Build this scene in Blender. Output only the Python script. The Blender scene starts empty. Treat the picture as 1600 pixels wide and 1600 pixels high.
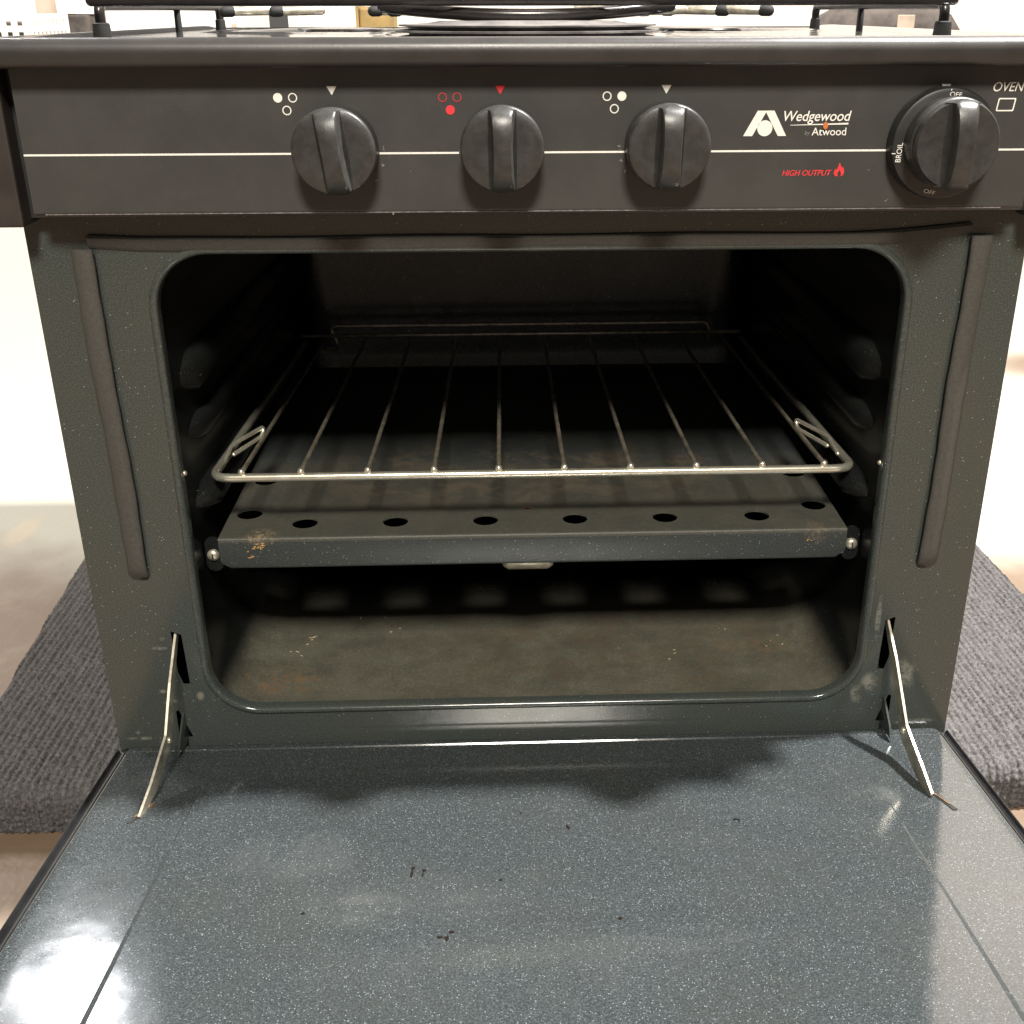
import bpy, bmesh, math, random
import numpy as np
from mathutils import Vector, Matrix
random.seed(7)
rng = np.random.default_rng(7)
S = bpy.context.scene
C = S.collection
rad = math.radians

# ------------------------------------------------------------------ camera
cam = bpy.data.cameras.new('camera')
co = bpy.data.objects.new('camera', cam)
C.objects.link(co)
CP = (-0.0161, -0.5952, 0.1041)
pit, yaw, rol = 0.4174, 0.0374, 0.0017
F = Vector((math.sin(yaw)*math.cos(pit), math.cos(yaw)*math.cos(pit), -math.sin(pit)))
Rt = Vector((math.cos(yaw), -math.sin(yaw), 0))
Dn = F.cross(Rt)
Rt, Dn = math.cos(rol)*Rt + math.sin(rol)*Dn, math.cos(rol)*Dn - math.sin(rol)*Rt
M = Matrix((Rt, -Dn, -F)).transposed().to_4x4()
M.translation = CP
co.matrix_world = M
cam.sensor_width = 36
cam.lens = 1770.8/1600*36
cam.shift_x = -54.8/1600
cam.clip_start = 0.01
cam.clip_end = 200
S.camera = co

# ------------------------------------------------------------------ world and lamps (an indoor photograph: lamps only)
w = bpy.data.worlds.new('World')
S.world = w
w.use_nodes = True
bg = w.node_tree.nodes['Background']
bg.inputs[0].default_value = (1.0, 0.93, 0.84, 1)
bg.inputs[1].default_value = 0.14
S.view_settings.view_transform = 'Standard'
S.view_settings.look = 'None'
S.view_settings.exposure = 0
S.view_settings.gamma = 1

def lamp(name, loc, aim, watts, sx, sy, col):
    l = bpy.data.lights.new(name, 'AREA')
    l.shape = 'RECTANGLE'
    l.size, l.size_y, l.energy, l.color = sx, sy, watts, col
    o = bpy.data.objects.new(name, l)
    o.location = loc
    o.rotation_euler = (Vector(aim)-Vector(loc)).to_track_quat('-Z', 'Y').to_euler()
    C.objects.link(o)
    return o
lamp('ceiling_or_fill_lamp', (1.05, 0.13, 2.0), (0, 0, -.2), 235, .10, .10, (1, .97, .95))
lamp('ceiling_or_fill_lamp', (0.05, -2.0, 1.95), (0, 0, -.1), 120, .5, .45, (1, .935, .83))
lamp('ceiling_or_fill_lamp', (-1.69, 3.30, 2.05), (-1.69, 3.28, 0), 30, .20, .40, (.96, .97, 1))
lamp('ceiling_or_fill_lamp', (-2.01, 3.42, 2.05), (-2.01, 3.41, 0), 3.5, .09, .13, (.96, .97, 1))
lamp('ceiling_or_fill_lamp', (-3.0, 2.3, 2.3), (-1.9, 2.3, 0), 170, .9, .4, (1, .97, .93))  # added fill lamp without a seen source, keeps the left floor bright
lamp('ceiling_or_fill_lamp', (2.6, 2.9, 3.0), (2.2, 4.6, 1.9), 185, 1.2, .4, (1, .92, .87))  # made-up lamp that brightens the back wall for the door's reflection
lamp('ceiling_or_fill_lamp', (.9, 2.7, 2.7), (.5, 2.9, 0), 45, .8, .4, (1, .95, .9))  # extra unseen lamp put in to whiten the floor behind the range

# ------------------------------------------------------------------ node helpers and materials
class NT:
    def __init__(s, name):
        s.m = bpy.data.materials.new(name)
        s.m.use_nodes = True
        s.t = s.m.node_tree
        s.p = s.t.nodes['Principled BSDF']
    def n(s, typ, **k):
        x = s.t.nodes.new(typ)
        for a, b in k.items():
            setattr(x, a, b)
        return x
    def l(s, a, b):
        s.t.links.new(a, b)
    def pos(s):
        return s.n('ShaderNodeNewGeometry').outputs['Position']
    def math(s, op, a, b=0.0, c=0.0, clamp=False):
        x = s.n('ShaderNodeMath', operation=op, use_clamp=clamp)
        for i, v in enumerate((a, b, c)):
            if isinstance(v, (int, float)):
                x.inputs[i].default_value = v
            else:
                s.l(v, x.inputs[i])
        return x.outputs[0]
    def noise(s, scale, detail=3, rough=.5, vec=None):
        x = s.n('ShaderNodeTexNoise')
        x.inputs['Scale'].default_value = scale
        x.inputs['Detail'].default_value = detail
        x.inputs['Roughness'].default_value = rough
        s.l(vec if vec is not None else s.pos(), x.inputs['Vector'])
        return x.outputs['Fac']
    def ramp(s, f, a, b, smooth=True):
        x = s.n('ShaderNodeMapRange')
        x.interpolation_type = 'SMOOTHSTEP' if smooth else 'LINEAR'
        s.l(f, x.inputs['Value'])
        x.inputs['From Min'].default_value = a
        x.inputs['From Max'].default_value = b
        return x.outputs['Result']
    def mix(s, f, a, b):
        x = s.n('ShaderNodeMix', data_type='RGBA')
        for i, v in ((0, f), (6, a), (7, b)):
            if isinstance(v, (int, float)):
                x.inputs[i].default_value = v
            elif isinstance(v, tuple):
                x.inputs[i].default_value = (*v, 1)
            else:
                s.l(v, x.inputs[i])
        return x.outputs[2]
    def blob(s, c, r):
        """soft ellipsoid mask: 1 inside, 0 outside"""
        v = s.n('ShaderNodeVectorMath', operation='SUBTRACT')
        s.l(s.pos(), v.inputs[0]); v.inputs[1].default_value = c
        d = s.n('ShaderNodeVectorMath', operation='DIVIDE')
        s.l(v.outputs[0], d.inputs[0]); d.inputs[1].default_value = r
        e = s.n('ShaderNodeVectorMath', operation='LENGTH')
        s.l(d.outputs[0], e.inputs[0])
        return s.ramp(e.outputs['Value'], 1.0, .35)
    def set(s, col=None, rough=None, metal=None, spec=None, coat=None):
        for k, v in (('Base Color', col), ('Roughness', rough), ('Metallic', metal), ('Specular IOR Level', spec), ('Coat Weight', coat)):
            if v is None: continue
            if isinstance(v, tuple): s.p.inputs[k].default_value = (*v, 1)
            elif isinstance(v, (int, float)): s.p.inputs[k].default_value = v
            else: s.l(v, s.p.inputs[k])
    def bump(s, h, strength, dist):
        b = s.n('ShaderNodeBump')
        b.inputs['Strength'].default_value = strength
        b.inputs['Distance'].default_value = dist
        s.l(h, b.inputs['Height'])
        s.l(b.outputs[0], s.p.inputs['Normal'])

def enamel(name, base, speck=(.34, .37, .37), thr=.985, rough=.14, stains=None, rubs=(), mottle=1.0, lit_film=None, smears=(), bump=.06, wear=.28, spec=.55):
    k = NT(name)
    vo = k.n('ShaderNodeTexVoronoi')
    vo.inputs['Scale'].default_value = 1400
    k.l(k.pos(), vo.inputs['Vector'])
    sep = k.n('ShaderNodeSeparateColor')
    k.l(vo.outputs['Color'], sep.inputs[0])
    pick = k.math('GREATER_THAN', sep.outputs[0], thr)
    core = k.ramp(vo.outputs['Distance'], .50, .20)
    star = k.math('MULTIPLY', k.math('MULTIPLY', pick, core), k.ramp(sep.outputs[1], 0, 1.0))
    fine = k.noise(1150, 2, .7)
    f2 = k.ramp(fine, .38, .68)
    f3 = k.noise(14, 4, .6)
    b = np.array(base)
    col = k.mix(f2, tuple(b*(1-.45*mottle)), tuple(np.minimum(b*(1+.75*mottle), 1)))
    col = k.mix(k.math('MULTIPLY', k.ramp(f3, .35, .75), wear), col, tuple(b*np.array((1.25, 1.08, .85))))
    col = k.mix(star, col, speck)
    ro = k.math('ADD', k.math('MULTIPLY', k.noise(38, 4, .6), .10), rough-.05)
    if lit_film:
        zc = k.n('ShaderNodeSeparateXYZ'); k.l(k.pos(), zc.inputs[0])
        fm = k.math('MULTIPLY', k.ramp(zc.outputs['Z'], lit_film[0], lit_film[1]), k.math('MULTIPLY', k.ramp(zc.outputs['Y'], .16, .112), k.math('ADD', .52, k.math('MULTIPLY', k.ramp(k.noise(34, 7, .72), .25, .75), .48), clamp=True)))  # dirt film, its colour lightened where lamplight reaches the front
        col = k.mix(fm, col, lit_film[2])
        grit = k.math('MULTIPLY', k.ramp(k.noise(620, 4, .8), .48, .66), k.math('MULTIPLY', fm, .55))
        col = k.mix(grit, col, tuple(np.array(lit_film[2])*1.9))
        ro = k.math('ADD', ro, k.math('MULTIPLY', fm, .28))
    for c, r, sc, amt in smears:
        st = k.n('ShaderNodeMapping'); k.l(k.pos(), st.inputs[0]); st.inputs['Scale'].default_value = sc
        msk = k.math('MULTIPLY', k.blob(c, r), k.math('MULTIPLY', k.ramp(k.noise(1, 5, .65, st.outputs[0]), .35, .75), amt))
        col = k.mix(msk, col, (.15, .15, .145))
        ro = k.math('ADD', ro, k.math('MULTIPLY', msk, .6))
    if stains:
        for c, r, sc, colr, amt in stains:
            msk = k.math('MULTIPLY', k.blob(c, r), k.math('MULTIPLY', k.ramp(k.noise(sc, 6, .8), .44, .62), amt))
            col = k.mix(msk, col, colr)
            ro = k.math('ADD', ro, k.math('MULTIPLY', msk, .35))
    for c, r in rubs:
        msk = k.math('MULTIPLY', k.blob(c, r), k.ramp(k.noise(120, 4, .65), .38, .62))
        col = k.mix(k.math('MULTIPLY', msk, .42), col, (.34, .32, .27))
    k.set(col=col, rough=ro, spec=spec)
    h = k.math('ADD', k.math('MULTIPLY', k.noise(60, 2, .5), .5), k.math('MULTIPLY', k.noise(500, 2, .5), .03))
    k.bump(h, bump, .002)
    return k.m

BASE = (.043, .046, .044)
M_face = enamel('speckled_enamel_face', (.046, .0545, .0515), rubs=[
    ((.228, 0, -.276), (.010, .02, .016)), ((.207, 0, -.280), (.007, .02, .009)), ((.2, 0, -.288), (.005, .02, .008)),
    ((-.228, 0, -.275), (.003, .02, .002)), ((-.226, 0, -.245), (.006, .02, .0016)), ((-.2235, 0, -.2385), (.002, .02, .002)),
    ((-.2235, 0, -.284), (.006, .02, .004)), ((-.206, 0, -.279), (.003, .02, .004)), ((-.245, 0, -.309), (.012, .02, .0016)), ((.243, 0, -.309), (.012, .02, .002)), ((.2075, 0, -.235), (.0022, .02, .02))], mottle=.55, wear=.45)
M_cavity = enamel('speckled_enamel_cavity', (.0095, .0105, .0105), thr=.994, rough=.24, mottle=.6, spec=.32, lit_film=(-.272, -.2865, (.108, .105, .080)), stains=[
    ((.05, .07, -.29), (.22, .12, .03), 31, (.085, .062, .040), .5),
    ((-.163, .030, -.29), (.034, .022, .014), 120, (.15, .088, .042), .9),
    ((.150, .062, -.288), (.045, .016, .012), 170, (.14, .09, .05), .6), ((-.12, .1, -.289), (.05, .012, .012), 60, (.06, .05, .04), .6)])
M_burner = enamel('speckled_enamel_burner_cover', (.038, .0435, .0425), thr=.95, rough=.30, spec=.4, lit_film=(-.1858, -.1848, (.066, .063, .050)), mottle=.8, stains=[
    ((-.164, .022, -.183), (.012, .014, .006), 330, (.30, .22, .12), .8),
    ((.170, .018, -.185), (.009, .02, .010), 380, (.20, .15, .09), .6),
    ((0, .12, -.187), (.22, .10, .02), 26, (.11, .085, .055), .6)])
M_door = enamel('speckled_enamel_door', (.0345, .0405, .0425), thr=.85, rough=.12, mottle=.75, speck=(.22, .25, .26), bump=.085, smears=[
    ((-.125, -.125, -.30), (.05, .03, .1), (30, 8, 0), .18), ((-.09, -.17, -.30), (.035, .02, .1), (60, 90, 0), .16), ((.06, -.20, -.30), (.05, .012, .1), (25, 120, 0), .16), ((-.07, -.165, -.30), (.07, .03, .1), (14, 40, 0), .11),
    ((.12, -.11, -.30), (.08, .05, .1), (9, 30, 0), .06), ((.0, -.22, -.30), (.15, .04, .1), (40, 12, 0), .05),
    ((.19, -.08, -.305), (.018, .012, .1), (60, 20, 0), .4), ((-.228, -.06, -.305), (.02, .03, .1), (50, 20, 0), .15)])

def plain(name, col, rough, metal=0, spec=.5, nscale=0, namt=.25, bump=0, bscale=900):
    k = NT(name)
    c = col
    if nscale:
        a = np.array(col)
        c = k.mix(k.ramp(k.noise(nscale, 5, .65), .3, .7), tuple(a*(1-namt)), tuple(np.minimum(a*(1+namt), 1)))
    ro = k.math('ADD', rough-.06, k.math('MULTIPLY', k.noise(nscale*.7+20, 5, .7), .14)) if nscale else rough
    k.set(col=c, rough=ro, metal=metal, spec=spec)
    if bump:
        k.bump(k.noise(bscale, 2, .6), bump, .0006)
    return k.m
M_panel = plain('black_painted_panel', (.046, .0455, .043), .38, nscale=26, namt=.12, bump=.15, bscale=1500)
M_lip = plain('black_satin_steel', (.030, .028, .026), .36, nscale=40, namt=.15, bump=.06, bscale=800)
M_cook = plain('black_gloss_enamel', (.03, .03, .03), .10, nscale=30, namt=.3)
M_cap = plain('brown_black_plastic', (.030, .024, .021), .5, nscale=60)
M_knob = plain('black_knob_plastic', (.034, .0335, .031), .38, nscale=160, namt=.25, bump=.12, bscale=500)
M_dial = plain('black_dial_plastic', (.017, .017, .016), .42, nscale=90)
M_gasket = plain('grey_woven_gasket', (.072, .068, .060), .85, spec=.2, nscale=700, namt=.14, bump=.3, bscale=2200)
M_dark = plain('dark_void_steel', (.012, .012, .011), .6, nscale=50)
M_chrome = plain('chrome_wire', (.95, .88, .73), .24, metal=.85, nscale=90, namt=.12)
M_wire = plain('shade_darkened_wire', (.50, .44, .34), .34, metal=.8, nscale=120, namt=.35)  # same metal as the chrome, darkened to stand for the cavity's shade
M_steel = plain('zinc_steel', (.62, .57, .45), .36, metal=.75, nscale=140, namt=.3)
M_flange = plain('black_flange_enamel', (.014, .014, .015), .22, nscale=60)
M_burnercap = plain('grey_burner_metal', (.13, .12, .115), .5, metal=.3, nscale=60, namt=.4)
M_rust = plain('rusty_steel', (.20, .12, .06), .6, metal=.4, nscale=220, namt=.5)
M_grate = plain('black_grate_enamel', (.020, .017, .016), .22, nscale=90)
M_rubber = plain('black_rubber', (.020, .020, .019), .7, spec=.25)
M_white = plain('white_print', (.80, .78, .72), .6, spec=.3, nscale=800, namt=.08)
M_grey = plain('worn_grey_print', (.22, .21, .20), .6, nscale=1500, namt=.5)
M_red = plain('red_print', (.72, .035, .045), .55, nscale=900, namt=.1)
M_dred = plain('thin_red_print', (.40, .03, .035), .55, nscale=900, namt=.1)
M_orange = plain('orange_dot', (.55, .16, .04), .6)
M_edge = plain('worn_bright_edge', (.24, .23, .22), .35, metal=.3, nscale=600, namt=.5)
M_copper = plain('copper_rivet', (.36, .20, .13), .4, metal=.7)
M_crumb = plain('baked_crumb', (.36, .30, .20), .7, nscale=900, namt=.4)
M_spot = plain('burnt_spot', (.010, .007, .004), .8, spec=.15)
M_board = plain('platform_board', (.22, .16, .10), .8)
M_plast = plain('white_plastic', (.80, .76, .68), .5)
M_wood = plain('pale_wood', (.46, .36, .28), .6, nscale=8)
M_card = plain('cardboard', (.36, .24, .09), .8, nscale=9)
M_bag = plain('dark_cloth', (.09, .075, .065), .9, nscale=12, namt=.5)
M_sheet = plain('white_cloth', (.78, .74, .68), .8)

# ------------------------------------------------------------------ mesh helpers
ROOTS = {}
def thing(name, loc, label, cat, group=None):
    o = bpy.data.objects.new(name, None)
    C.objects.link(o)
    o.location = loc
    o.empty_display_size = .05
    o['label'] = label; o['category'] = cat
    if group: o['group'] = group
    return o

def wloc(o):
    v = Vector((0, 0, 0))
    while o is not None:
        v += o.location
        o = o.parent
    return v

def link(name, me, mat, parent=None, origin=None):
    """me is in world coordinates; re-based onto origin"""
    o = bpy.data.objects.new(name, me)
    C.objects.link(o)
    if mat: me.materials.append(mat)
    if origin is None:
        origin = wloc(parent) if parent else Vector((0, 0, 0))
    origin = Vector(origin)
    me.transform(Matrix.Translation(-origin))
    if parent:
        o.parent = parent
        o.location = origin - wloc(parent)
    else:
        o.location = origin
    return o

def fin(name, bm, mat, parent=None, smooth=None, origin=None, recalc=True):
    if recalc:
        bmesh.ops.recalc_face_normals(bm, faces=bm.faces)
    me = bpy.data.meshes.new(name)
    bm.to_mesh(me); bm.free()
    if smooth is not None:
        me.shade_smooth()
        if smooth < 180:
            me.set_sharp_from_angle(angle=rad(smooth))
    return link(name, me, mat, parent, origin)

def box(bm, x0, x1, y0, y1, z0, z1, bev=0.0, seg=2):
    vs = [bm.verts.new((x, y, z)) for x in (x0, x1) for y in (y0, y1) for z in (z0, z1)]
    fs = [(0, 1, 3, 2), (4, 6, 7, 5), (0, 4, 5, 1), (2, 3, 7, 6), (0, 2, 6, 4), (1, 5, 7, 3)]
    faces = [bm.faces.new([vs[i] for i in f]) for f in fs]
    if bev:
        es = list({e for f in faces for e in f.edges})
        bmesh.ops.bevel(bm, geom=es, offset=bev, segments=seg, profile=.5, affect='EDGES')

def rrect(x0, x1, z0, z1, r, n=8):
    pts = []
    for cx, cz, a in ((x1-r, z1-r, 0), (x0+r, z1-r, 90), (x0+r, z0+r, 180), (x1-r, z0+r, 270)):
        for i in range(n+1):
            t = rad(a+90*i/n)
            pts.append((cx+r*math.cos(t), cz+r*math.sin(t)))
    return pts

def loft(bm, loops, closed=True, cap0=False, cap1=False):
    rings = [[bm.verts.new(p) for p in lp] for lp in loops]
    n = len(rings[0])
    for a, b in zip(rings, rings[1:]):
        for i in range(n if closed else n-1):
            j = (i+1) % n
            bm.faces.new((a[i], a[j], b[j], b[i]))
    if cap0: bm.faces.new(rings[0])
    if cap1: bm.faces.new(rings[-1])
    return rings

def fillet(pts, r, n=5):
    out = [Vector(pts[0])]
    for i in range(1, len(pts)-1):
        p, a, b = Vector(pts[i]), Vector(pts[i-1]), Vector(pts[i+1])
        da, db = (a-p), (b-p)
        rr = min(r, da.length*.45, db.length*.45)
        a1, b1 = p+da.normalized()*rr, p+db.normalized()*rr
        for k in range(n+1):
            t = k/n
            out.append(a1*(1-t)**2 + p*2*t*(1-t) + b1*t*t)
    out.append(Vector(pts[-1]))
    return out

def tube(bm, pts, r, seg=10, closed=False, ball=True, flat=1.0):
    pts = [Vector(p) for p in pts]
    n = len(pts)
    tans = []
    for i in range(n):
        a = pts[i-1] if (i > 0 or closed) else pts[i]
        b = pts[(i+1) % n] if (i < n-1 or closed) else pts[i]
        tans.append((b-a).normalized())
    up = Vector((0, 0, 1)) if abs(tans[0].z) < .9 else Vector((1, 0, 0))
    nrm = (up - tans[0]*up.dot(tans[0])).normalized()
    rings = []
    def ring(c, t, nr, rr):
        bn = t.cross(nr)
        return [c + (nr*math.cos(2*math.pi*k/seg)*flat + bn*math.sin(2*math.pi*k/seg))*rr for k in range(seg)]
    rs = r if isinstance(r, (list, tuple)) else [r]*n
    loops = []
    for i in range(n):
        nrm = (nrm - tans[i]*nrm.dot(tans[i])).normalized()
        if ball and not closed and i == 0:
            for a in (75, 40):
                loops.append(ring(pts[0]-tans[0]*rs[0]*.8*math.sin(rad(a)), tans[0], nrm, rs[0]*math.cos(rad(a))))
        loops.append(ring(pts[i], tans[i], nrm, rs[i]))
        if ball and not closed and i == n-1:
            for a in (40, 75):
                loops.append(ring(pts[i]+tans[i]*rs[i]*.8*math.sin(rad(a)), tans[i], nrm, rs[i]*math.cos(rad(a))))
    if closed:
        loops.append(loops[0])
        rg = [[bm.verts.new(p) for p in lp] for lp in loops[:-1]]
        rg.append(rg[0])
        for a, b in zip(rg, rg[1:]):
            for i in range(seg):
                j = (i+1) % seg
                bm.faces.new((a[i], a[j], b[j], b[i]))
    else:
        loft(bm, loops, cap0=True, cap1=True)

def sheet(bm, loops, thick_dir=None):
    """planar sheet with holes: loops[0] outer, others holes"""
    edges = []
    for lp in loops:
        vs = [bm.verts.new(p) for p in lp]
        for i in range(len(vs)):
            edges.append(bm.edges.new((vs[i], vs[(i+1) % len(vs)])))
    r = bmesh.ops.triangle_fill(bm, use_beauty=True, use_dissolve=False, edges=edges)
    fs = [g for g in r['geom'] if isinstance(g, bmesh.types.BMFace)]
    if thick_dir is not None:
        ex = bmesh.ops.extrude_face_region(bm, geom=fs)
        bmesh.ops.translate(bm, vec=Vector(thick_dir), verts=[g for g in ex['geom'] if isinstance(g, bmesh.types.BMVert)])
    return fs

def sweep_x(bm, prof, x0, x1, nx=1, caps=True):
    loops = [[(x0+(x1-x0)*i/nx, p[0], p[1]) for p in prof] for i in range(nx+1)]
    loft(bm, loops, closed=True, cap0=caps, cap1=caps)

def disc_y(bm, cx, cz, prof, seg=48):
    """lathe about the y axis: prof = [(y, r)...], closed with caps"""
    loops = [[(cx+r*math.cos(2*math.pi*k/seg), y, cz+r*math.sin(2*math.pi*k/seg)) for k in range(seg)] for y, r in prof]
    loft(bm, loops, cap0=True, cap1=True)

# ------------------------------------------------------------------ setting: floor and back wall
k = NT('pale_tan_concrete')
n1 = k.noise(1.6, 6, .6)
n2 = k.noise(9, 6, .65)
fl = k.math('ADD', k.ramp(n1, .40, .60), k.math('MULTIPLY', k.math('SUBTRACT', n2, .5), .5))
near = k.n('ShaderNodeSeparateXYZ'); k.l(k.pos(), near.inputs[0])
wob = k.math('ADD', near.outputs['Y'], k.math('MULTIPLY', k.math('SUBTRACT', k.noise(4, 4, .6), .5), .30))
nearm = k.ramp(wob, .46, .30)  # floor colour turns tan towards the front
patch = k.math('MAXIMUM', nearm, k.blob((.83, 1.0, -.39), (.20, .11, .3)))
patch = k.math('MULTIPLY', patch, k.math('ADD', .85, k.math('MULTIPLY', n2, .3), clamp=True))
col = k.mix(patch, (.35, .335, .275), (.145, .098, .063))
col = k.mix(k.math('MULTIPLY', k.ramp(n2, .55, .8), .25), col, (.40, .34, .27))
col = k.mix(k.math('MULTIPLY', k.blob((-.51, .47, -.39), (.018, .05, .3)), .5), col, (.45, .36, .25))
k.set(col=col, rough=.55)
k.bump(k.noise(60, 4, .6), .25, .004)
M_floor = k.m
ZF = -.380
bm = bmesh.new()
g = 14
vs = [[bm.verts.new((-9+18*i/g, -5+11*j/g, ZF)) for i in range(g+1)] for j in range(g+1)]
for j in range(g):
    for i in range(g):
        bm.faces.new((vs[j][i], vs[j][i+1], vs[j+1][i+1], vs[j+1][i]))
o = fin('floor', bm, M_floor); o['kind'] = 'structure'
bm = bmesh.new(); box(bm, -.9, 7, 4.6, 4.75, ZF+.002, 3.8)
o = fin('wall', bm, plain('pale_wall_paint', (.78, .73, .66), .7, nscale=3, namt=.06)); o['kind'] = 'structure'

# ------------------------------------------------------------------ carpeted platform
platform = thing('carpeted_platform', (0, .25, ZF), 'low platform wrapped in ribbed grey carpet under the black oven', 'platform')
ZP = -.350
def carpet_mesh(x0, x1, fine):
    # s runs over the top from the back to the front, round the front edge and down
    R = .011
    ytop = .50
    arc = R*math.pi/2
    Ls = ytop + arc + (ZP-R-ZF-.001)
    ds = .0009 if fine else .012
    dx = .00062 if fine else .03
    ns = int(Ls/ds); nx = max(2, int(abs(x1-x0)/dx))
    s = np.linspace(0, Ls, ns+1); u = np.linspace(0, 1, nx+1)
    Sg, Ug = np.meshgrid(s, u, indexing='ij')
    a = np.clip((Sg-ytop)/R, 0, math.pi/2)
    y = np.where(Sg < ytop, ytop-Sg, -R*np.sin(a))
    z = np.where(Sg < ytop, ZP, ZP-R+R*np.cos(a)-np.clip(Sg-ytop-arc, 0, 1))
    ny = np.where(Sg < ytop, 0, -np.sin(a)); nz = np.where(Sg < ytop, 1, np.cos(a))
    # the platform flares slightly to the back on its left side
    yy = np.maximum(y, 0)
    xl = -.377-.070*yy; xr = .4205-.015*yy
    X0 = xl if x0 < -.3 else np.full_like(yy, x0)
    X1 = xr if x1 > .3 else np.full_like(yy, x1)
    x = X0+(X1-X0)*Ug
    if fine:
        p = .0050
        jx = .0004*np.sin(Sg*61+np.floor(x/p)*2.3)
        col_i = np.floor((x+jx)/p).astype(int)
        fx = (x+jx)/p-col_i
        rnd = rng.random(4096)
        off = rnd[col_i % 4096]
        q = .0046
        row = Sg/q+off*5
        ri = np.floor(row).astype(int)
        fr = row-ri
        rr = rng.random((256, 4096))[col_i % 256, ri % 4096]
        rib = np.sin(np.pi*fx)**.8
        loop = np.abs(np.sin(np.pi*fr))**.7
        h = .0027*rib*(.62+.38*loop)*(.65+.55*rr) + .00020*rng.standard_normal(x.shape)
        wear = .5+.5*np.sin(x*37+1)*np.sin(y*23+.6)
        h *= (.75+.4*wear)
        y = y+ny*h; z = z+nz*h
        x = x+.0002*rng.standard_normal(x.shape)
    y = y+.012
    co_ = np.stack([x, y, z], -1).reshape(-1, 3)
    i, j = np.meshgrid(np.arange(ns), np.arange(nx), indexing='ij')
    v0 = (i*(nx+1)+j).ravel()
    q4 = np.stack([v0, v0+nx+1, v0+nx+2, v0+1], -1)
    return co_, q4
parts = [carpet_mesh(-.40, -.205, True), carpet_mesh(-.205, .225, False), carpet_mesh(.225, .42, True)]
cv, cq, off = [], [], 0
for a, b in parts:
    cv.append(a); cq.append(b+off); off += len(a)
cv = np.concatenate(cv).astype(np.float32); cq = np.concatenate(cq).astype(np.int32)
me = bpy.data.meshes.new('carpet')
me.vertices.add(len(cv)); me.vertices.foreach_set('co', cv.ravel())
me.loops.add(cq.size); me.loops.foreach_set('vertex_index', cq.ravel())
me.polygons.add(len(cq)); me.polygons.foreach_set('loop_start', np.arange(0, cq.size, 4, dtype=np.int32))
me.update(); me.validate()
k = NT('grey_ribbed_carpet')
cc = k.mix(k.ramp(k.noise(420, 3, .7), .3, .7), (.045, .043, .044), (.125, .119, .117))
cc = k.mix(k.math('MULTIPLY', k.ramp(k.noise(9, 4, .6), .4, .7), .5), cc, (.092, .085, .080))
cc = k.mix(k.math('MULTIPLY', k.ramp(k.noise(900, 1, .5), .70, .76), .7), cc, (.18, .165, .15))
k.set(col=cc, rough=1, spec=.1)
link('carpet', me, k.m, platform)
bm = bmesh.new(); box(bm, -.365, .405, .018, .506, ZF+.001, ZP-.003, .004)
fin('base_board', bm, M_board, platform)

# ------------------------------------------------------------------ the oven range
HZ = -.3125       # door hinge height
oven = thing('oven_range', (0, .2, ZP), 'black speckled gas range with its oven door lowered open', 'oven')
HX, OT, OB = .1985, -.0115, -.2885
def opening(off, y, shrink=0):
    return [(x, y, z) for x, z in rrect(-HX-off, HX+off, OB-off, OT+off, .029+off, 10)]
# front frame, a sheet with the oven mouth and the hinge slots cut out
slots = []
for s in (-1, 1):
    slots.append([(s*.2120, 0, -.236), (s*.2180, 0, -.2335), (s*.2172, 0, -.262), (s*.2150, 0, -.2700), (s*.2110, 0, -.2700)])
    slots.append([(s*.2205, 0, -.2890), (s*.2222, 0, -.2900), (s*.2222, 0, -.3085), (s*.2140, 0, -.3085)])
bm = bmesh.new()
sheet(bm, [[(-.26, 0, -.345), (.26, 0, -.345), (.26, 0, .030), (-.26, 0, .030)], opening(.0045, 0)] + slots)
# rolled mouth edge: a shallow bead standing 1.5 mm proud, then turning in
prof = [(.0045, 0.0), (.0038, -.0009), (.0026, -.0014), (.0012, -.0012), (.0003, -.0002), (0, .0015), (0, .006)]
loft(bm, [opening(a, b) for a, b in prof])
bmesh.ops.remove_doubles(bm, verts=bm.verts, dist=1e-5)
fin('front_frame', bm, M_face, oven, smooth=40)
# body shell behind the frame
bm = bmesh.new()
for x in (-1, 1):
    box(bm, min(x*.26, x*.2585), max(x*.26, x*.2585), .0008, .45, -.345, .078)
box(bm, -.2584, .2584, .4488, .4502, -.345, .078)
box(bm, -.2584, .2584, .0008, .448, -.3485, -.345)
for x in (-1, 1):                       # slot linings so that the slots read as dark channels
    box(bm, x*.216-.012, x*.216+.012, .05, .052, -.315, -.225)
fin('body_shell', bm, M_face, oven)
# oven cavity
bm = bmesh.new()
def cav(y, ins, r):
    return [(x, y, z) for x, z in rrect(-HX+ins, HX-ins, OB+ins*.35, OT-ins, r, 10)]
loft(bm, [cav(.006, 0, .029), cav(.012, -.0012, .031), cav(.03, -.0012, .033), cav(.2, .001, .034), cav(.385, .004, .036), cav(.398, .010, .034), cav(.402, .024, .03)], cap1=True)
for f in bm.faces: f.normal_flip()
fin('oven_cavity', bm, M_cavity, oven, smooth=50, recalc=False)
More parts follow.
